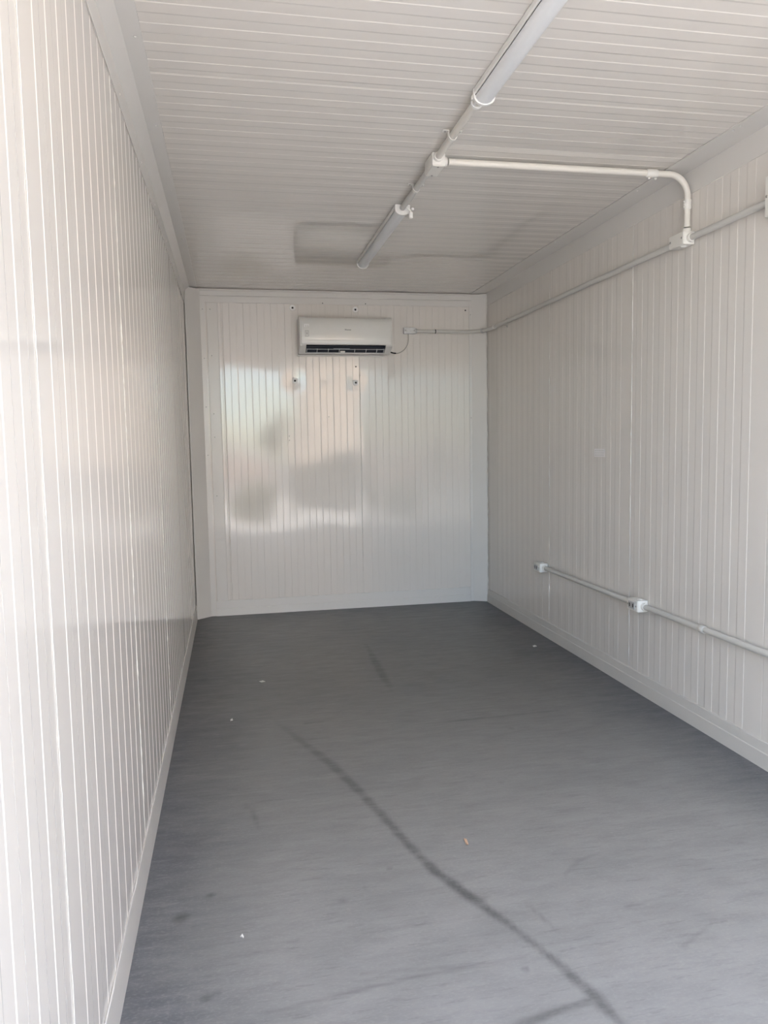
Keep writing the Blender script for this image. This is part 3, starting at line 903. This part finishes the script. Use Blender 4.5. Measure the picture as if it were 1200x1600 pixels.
pc = thing('power_cable', 'thin cable drooping from galvanised box to the air conditioner', 'cable')
def bez(pts, n_=10):
    out = []
    P = [Vector(p) for p in pts]
    for i in range(len(P) - 1):
        p0 = P[max(0, i - 1)]; p1 = P[i]; p2 = P[i + 1]; p3 = P[min(len(P) - 1, i + 2)]
        for k in range(n_):
            t = k / n_
            out.append(0.5 * ((2 * p1) + (p2 - p0) * t + (2 * p0 - 5 * p1 + 4 * p2 - p3) * t * t + (3 * p1 - p0 - 3 * p2 + p3) * t ** 3))
    out.append(P[-1])
    return out
tube('cord', bez([(1.638, D - 0.020, 2.086), (1.641, D - 0.014, 2.055), (1.637, D - 0.009, 2.02), (1.618, D - 0.009, 1.983), (1.590, D - 0.010, 1.958), (1.555, D - 0.016, 1.943), (1.532, D - 0.035, 1.940)]), 0.0028, M['cable'], pc, 8)
tube('sleeve', bez([(1.534, D - 0.034, 1.940), (1.51, D - 0.045, 1.941), (1.4805, D - 0.050, 1.951)]), 0.0050, M['sleeve'], pc, 10)

# ------------------------------------------------------------------ wall fasteners, wall sticker
names = ('white washer and screw above the air conditioner, left one', 'white washer and screw above the air conditioner, right one',
         'white washer and screw below the air conditioner, left one', 'white washer and screw below the air conditioner, right one')
for (x, z), nm in zip(FAST, names):
    t = thing('wall_fastener', nm, 'fastener', 'washers on the far wall')
    t.location = (x, D, z)
    e = -disp_a(x - 0.26, z) - 0.0016
    w_ = ring('washer', (0, e, 0), (0, -1, 0), 0.0215, 0.0080, 0.006, M['washer'], t)
    dot('screw', (0, e, 0), (0, -1, 0), 0.0079, M['dark'], t, 0.0045)
st = box('wall_sticker', (W - 0.0022, 3.783, 1.170), (W - 0.0004, 3.900, 1.214), M['sticker'])
tag(st, 'small faint printed sticker on the right wall panels', 'sticker')
for r_ in range(3):
    for c_ in range(5):
        box('print', (W - 0.0027, 3.792 + c_ * 0.021, 1.176 + r_ * 0.0125), (W - 0.0023, 3.792 + c_ * 0.021 + 0.013, 1.176 + r_ * 0.0125 + 0.007), M['label'], st)

# ------------------------------------------------------------------ crumbs on the floor
def chip(name, label, x, y, pts, m, h_=0.004, curl=0.004):
    n_ = len(pts)
    vs_ = [(x, y, 0.001)] + [(x + a, y + b, 0.0012 + curl * (k % 2)) for k, (a, b) in enumerate(pts)] + \
          [(x, y, 0.001 + h_)] + [(x + a, y + b, 0.0012 + h_ * 0.6 + curl * (k % 2)) for k, (a, b) in enumerate(pts)]
    fs = []
    for k in range(n_):
        j = (k + 1) % n_
        fs += [(0, 1 + j, 1 + k), (n_ + 1, n_ + 2 + k, n_ + 2 + j), (1 + k, 1 + j, n_ + 2 + j, n_ + 2 + k)]
    tag(obj(name, vs_, fs, m), label, 'debris', 'crumbs on the floor')
S = lambda k, r, a=1.0, ph=0.3: [(a * r * math.cos(ph + 2 * math.pi * i / k) * (0.6 + 0.4 * ((i * 7) % 3) / 2), r * math.sin(ph + 2 * math.pi * i / k) * (0.6 + 0.4 * ((i * 5) % 3) / 2)) for i in range(k)]
chip('paint_chip', 'white paint chip on the floor near the left wall', 0.249, 3.497, S(7, 0.013, 0.7), M['chip'])
chip('paint_chip', 'flat pale flake on the far left part of the floor', 0.41, 4.05, S(6, 0.016, 1.4), M['chip'], 0.002, 0.001)
chip('paint_chip', 'pale crumb on the far right of the floor by the baseboard', 2.083, 4.34, S(7, 0.017, 1.3), M['chip'], 0.003, 0.003)
chip('wood_shaving', 'small tan curled shaving on the floor right of the long seam', 0.975, 2.218, [(0.000, 0.022), (0.006, 0.012), (0.005, -0.010), (0.001, -0.022), (-0.003, -0.012), (-0.002, 0.010)], M['chip_tan'], 0.004, 0.003)
chip('paint_chip', 'tiny white crumb on the near left floor', 0.275, 1.90, S(5, 0.006), M['chip'])

# ------------------------------------------------------------------ outdoors, seen mirrored in the far wall
apron = struct(box('floor_apron', (-14, -9.0, GZ - 0.2), (16, Y0 - 0.02, GZ), M['concrete']), 'pale concrete apron outside the open end')
yard = struct(box('floor_yard', (-60, -70, GZ - 0.3), (60, -9.0, GZ - 0.02), M['asphalt']), 'grey yard outside')
under = struct(box('floor_ground', (-60, Y0 - 0.02, GZ - 0.3), (60, 60, GZ - 0.03), M['concrete']), 'ground around the room')

def building(name, label, x0, x1, y, dep, h_, m, wins, roof=False):
    t = thing(name, label, 'building')
    box('wall', (x0, y - dep, GZ - 0.05), (x1, y, h_), m, t)
    for (a, b, c, d_) in wins:
        f = box('window', (a - 0.08, y, c - 0.08), (b + 0.08, y + 0.06, d_ + 0.08), M['frame'], t)
        box('pane', (a, y + 0.061, c), (b, y + 0.075, d_), M['pane'], f)
    if roof:
        prism('roof', [(y + 0.4, h_), (y - dep / 2, h_ + 1.1), (y - dep - 0.4, h_)], 'x', x0 - 0.3, x1 + 0.3, M['roof'], t)
    else:
        box('parapet', (x0 - 0.1, y - 0.2, h_), (x1 + 0.1, y + 0.12, h_ + 0.25), M['frame'], t)
    return t
building('rendered_building', 'sunlit peach building outside, mirrored in the far wall panels', 2.43, 13.0, -11.0, 6, 5.2, M['peach'],
         [(4.6, 5.8, 1.6, 2.8), (7.2, 8.4, 1.6, 2.8), (9.8, 11.0, 1.6, 2.8)])
building('small_house', 'low pinkish house outside, mirrored at the left of the far wall', -7.0, 1.9, -22.0, 6, 0.95, M['pink'], [(-5.4, -4.4, 0.2, 0.7), (-2.6, -1.8, 0.2, 0.7)], False)
lw = thing('yard_wall', 'low grey block wall outside, mirrored in the far wall panels', 'wall')
box('course', (1.5, -5.0, GZ - 0.05), (9, -4.8, 0.90), M['blockwall'], lw)
box('coping', (1.47, -5.04, 0.90), (9.03, -4.76, 0.98), M['blockwall'], lw)

def foliage(name, label, c, r, n_, trunk=None, cat='shrub'):
    t = thing(name, label, cat)
    rr = random.Random(hash(name) % 1000 if False else len(name))
    vs_, fs = [], []
    for k in range(n_):
        d_ = Vector((rr.gauss(0, 1), rr.gauss(0, 1), rr.gauss(0, 1))).normalized() * (rr.random() ** 0.4)
        p = Vector((c[0] + d_.x * r[0], c[1] + d_.y * r[1], c[2] + d_.z * r[2]))
        a = Vector((rr.gauss(0, 1), rr.gauss(0, 1), rr.gauss(0, 1))).normalized()
        b = a.cross(Vector((rr.gauss(0, 1), rr.gauss(0, 1), rr.gauss(0, 1)))).normalized()
        s = 0.10 + 0.06 * rr.random()
        i = len(vs_)
        vs_ += [p - a * s, p + b * s * 0.45, p + a * s, p - b * s * 0.45]
        fs.append((i, i + 1, i + 2, i + 3))
    lf = obj('leaves', vs_, fs, M['leaf'], t)
    lf['kind'] = 'stuff'
    tube('trunk', [(c[0], c[1], GZ - 0.03), (c[0] + 0.03, c[1], c[2] * 0.5), (c[0], c[1], c[2])], [0.10, 0.08, 0.05] if trunk is None else trunk, M['bark'], t, 8)
    return t
foliage('round_shrub', 'dark low shrub outside, mirrored low in the far wall', (0.72, -4.4, 0.08), (0.42, 0.4, 0.36), 1500, [0.04, 0.035, 0.02])
foliage('small_tree', 'small tree outside beside the peach building', (1.66, -13.5, 1.75), (0.32, 0.35, 0.45), 1500, cat='tree')
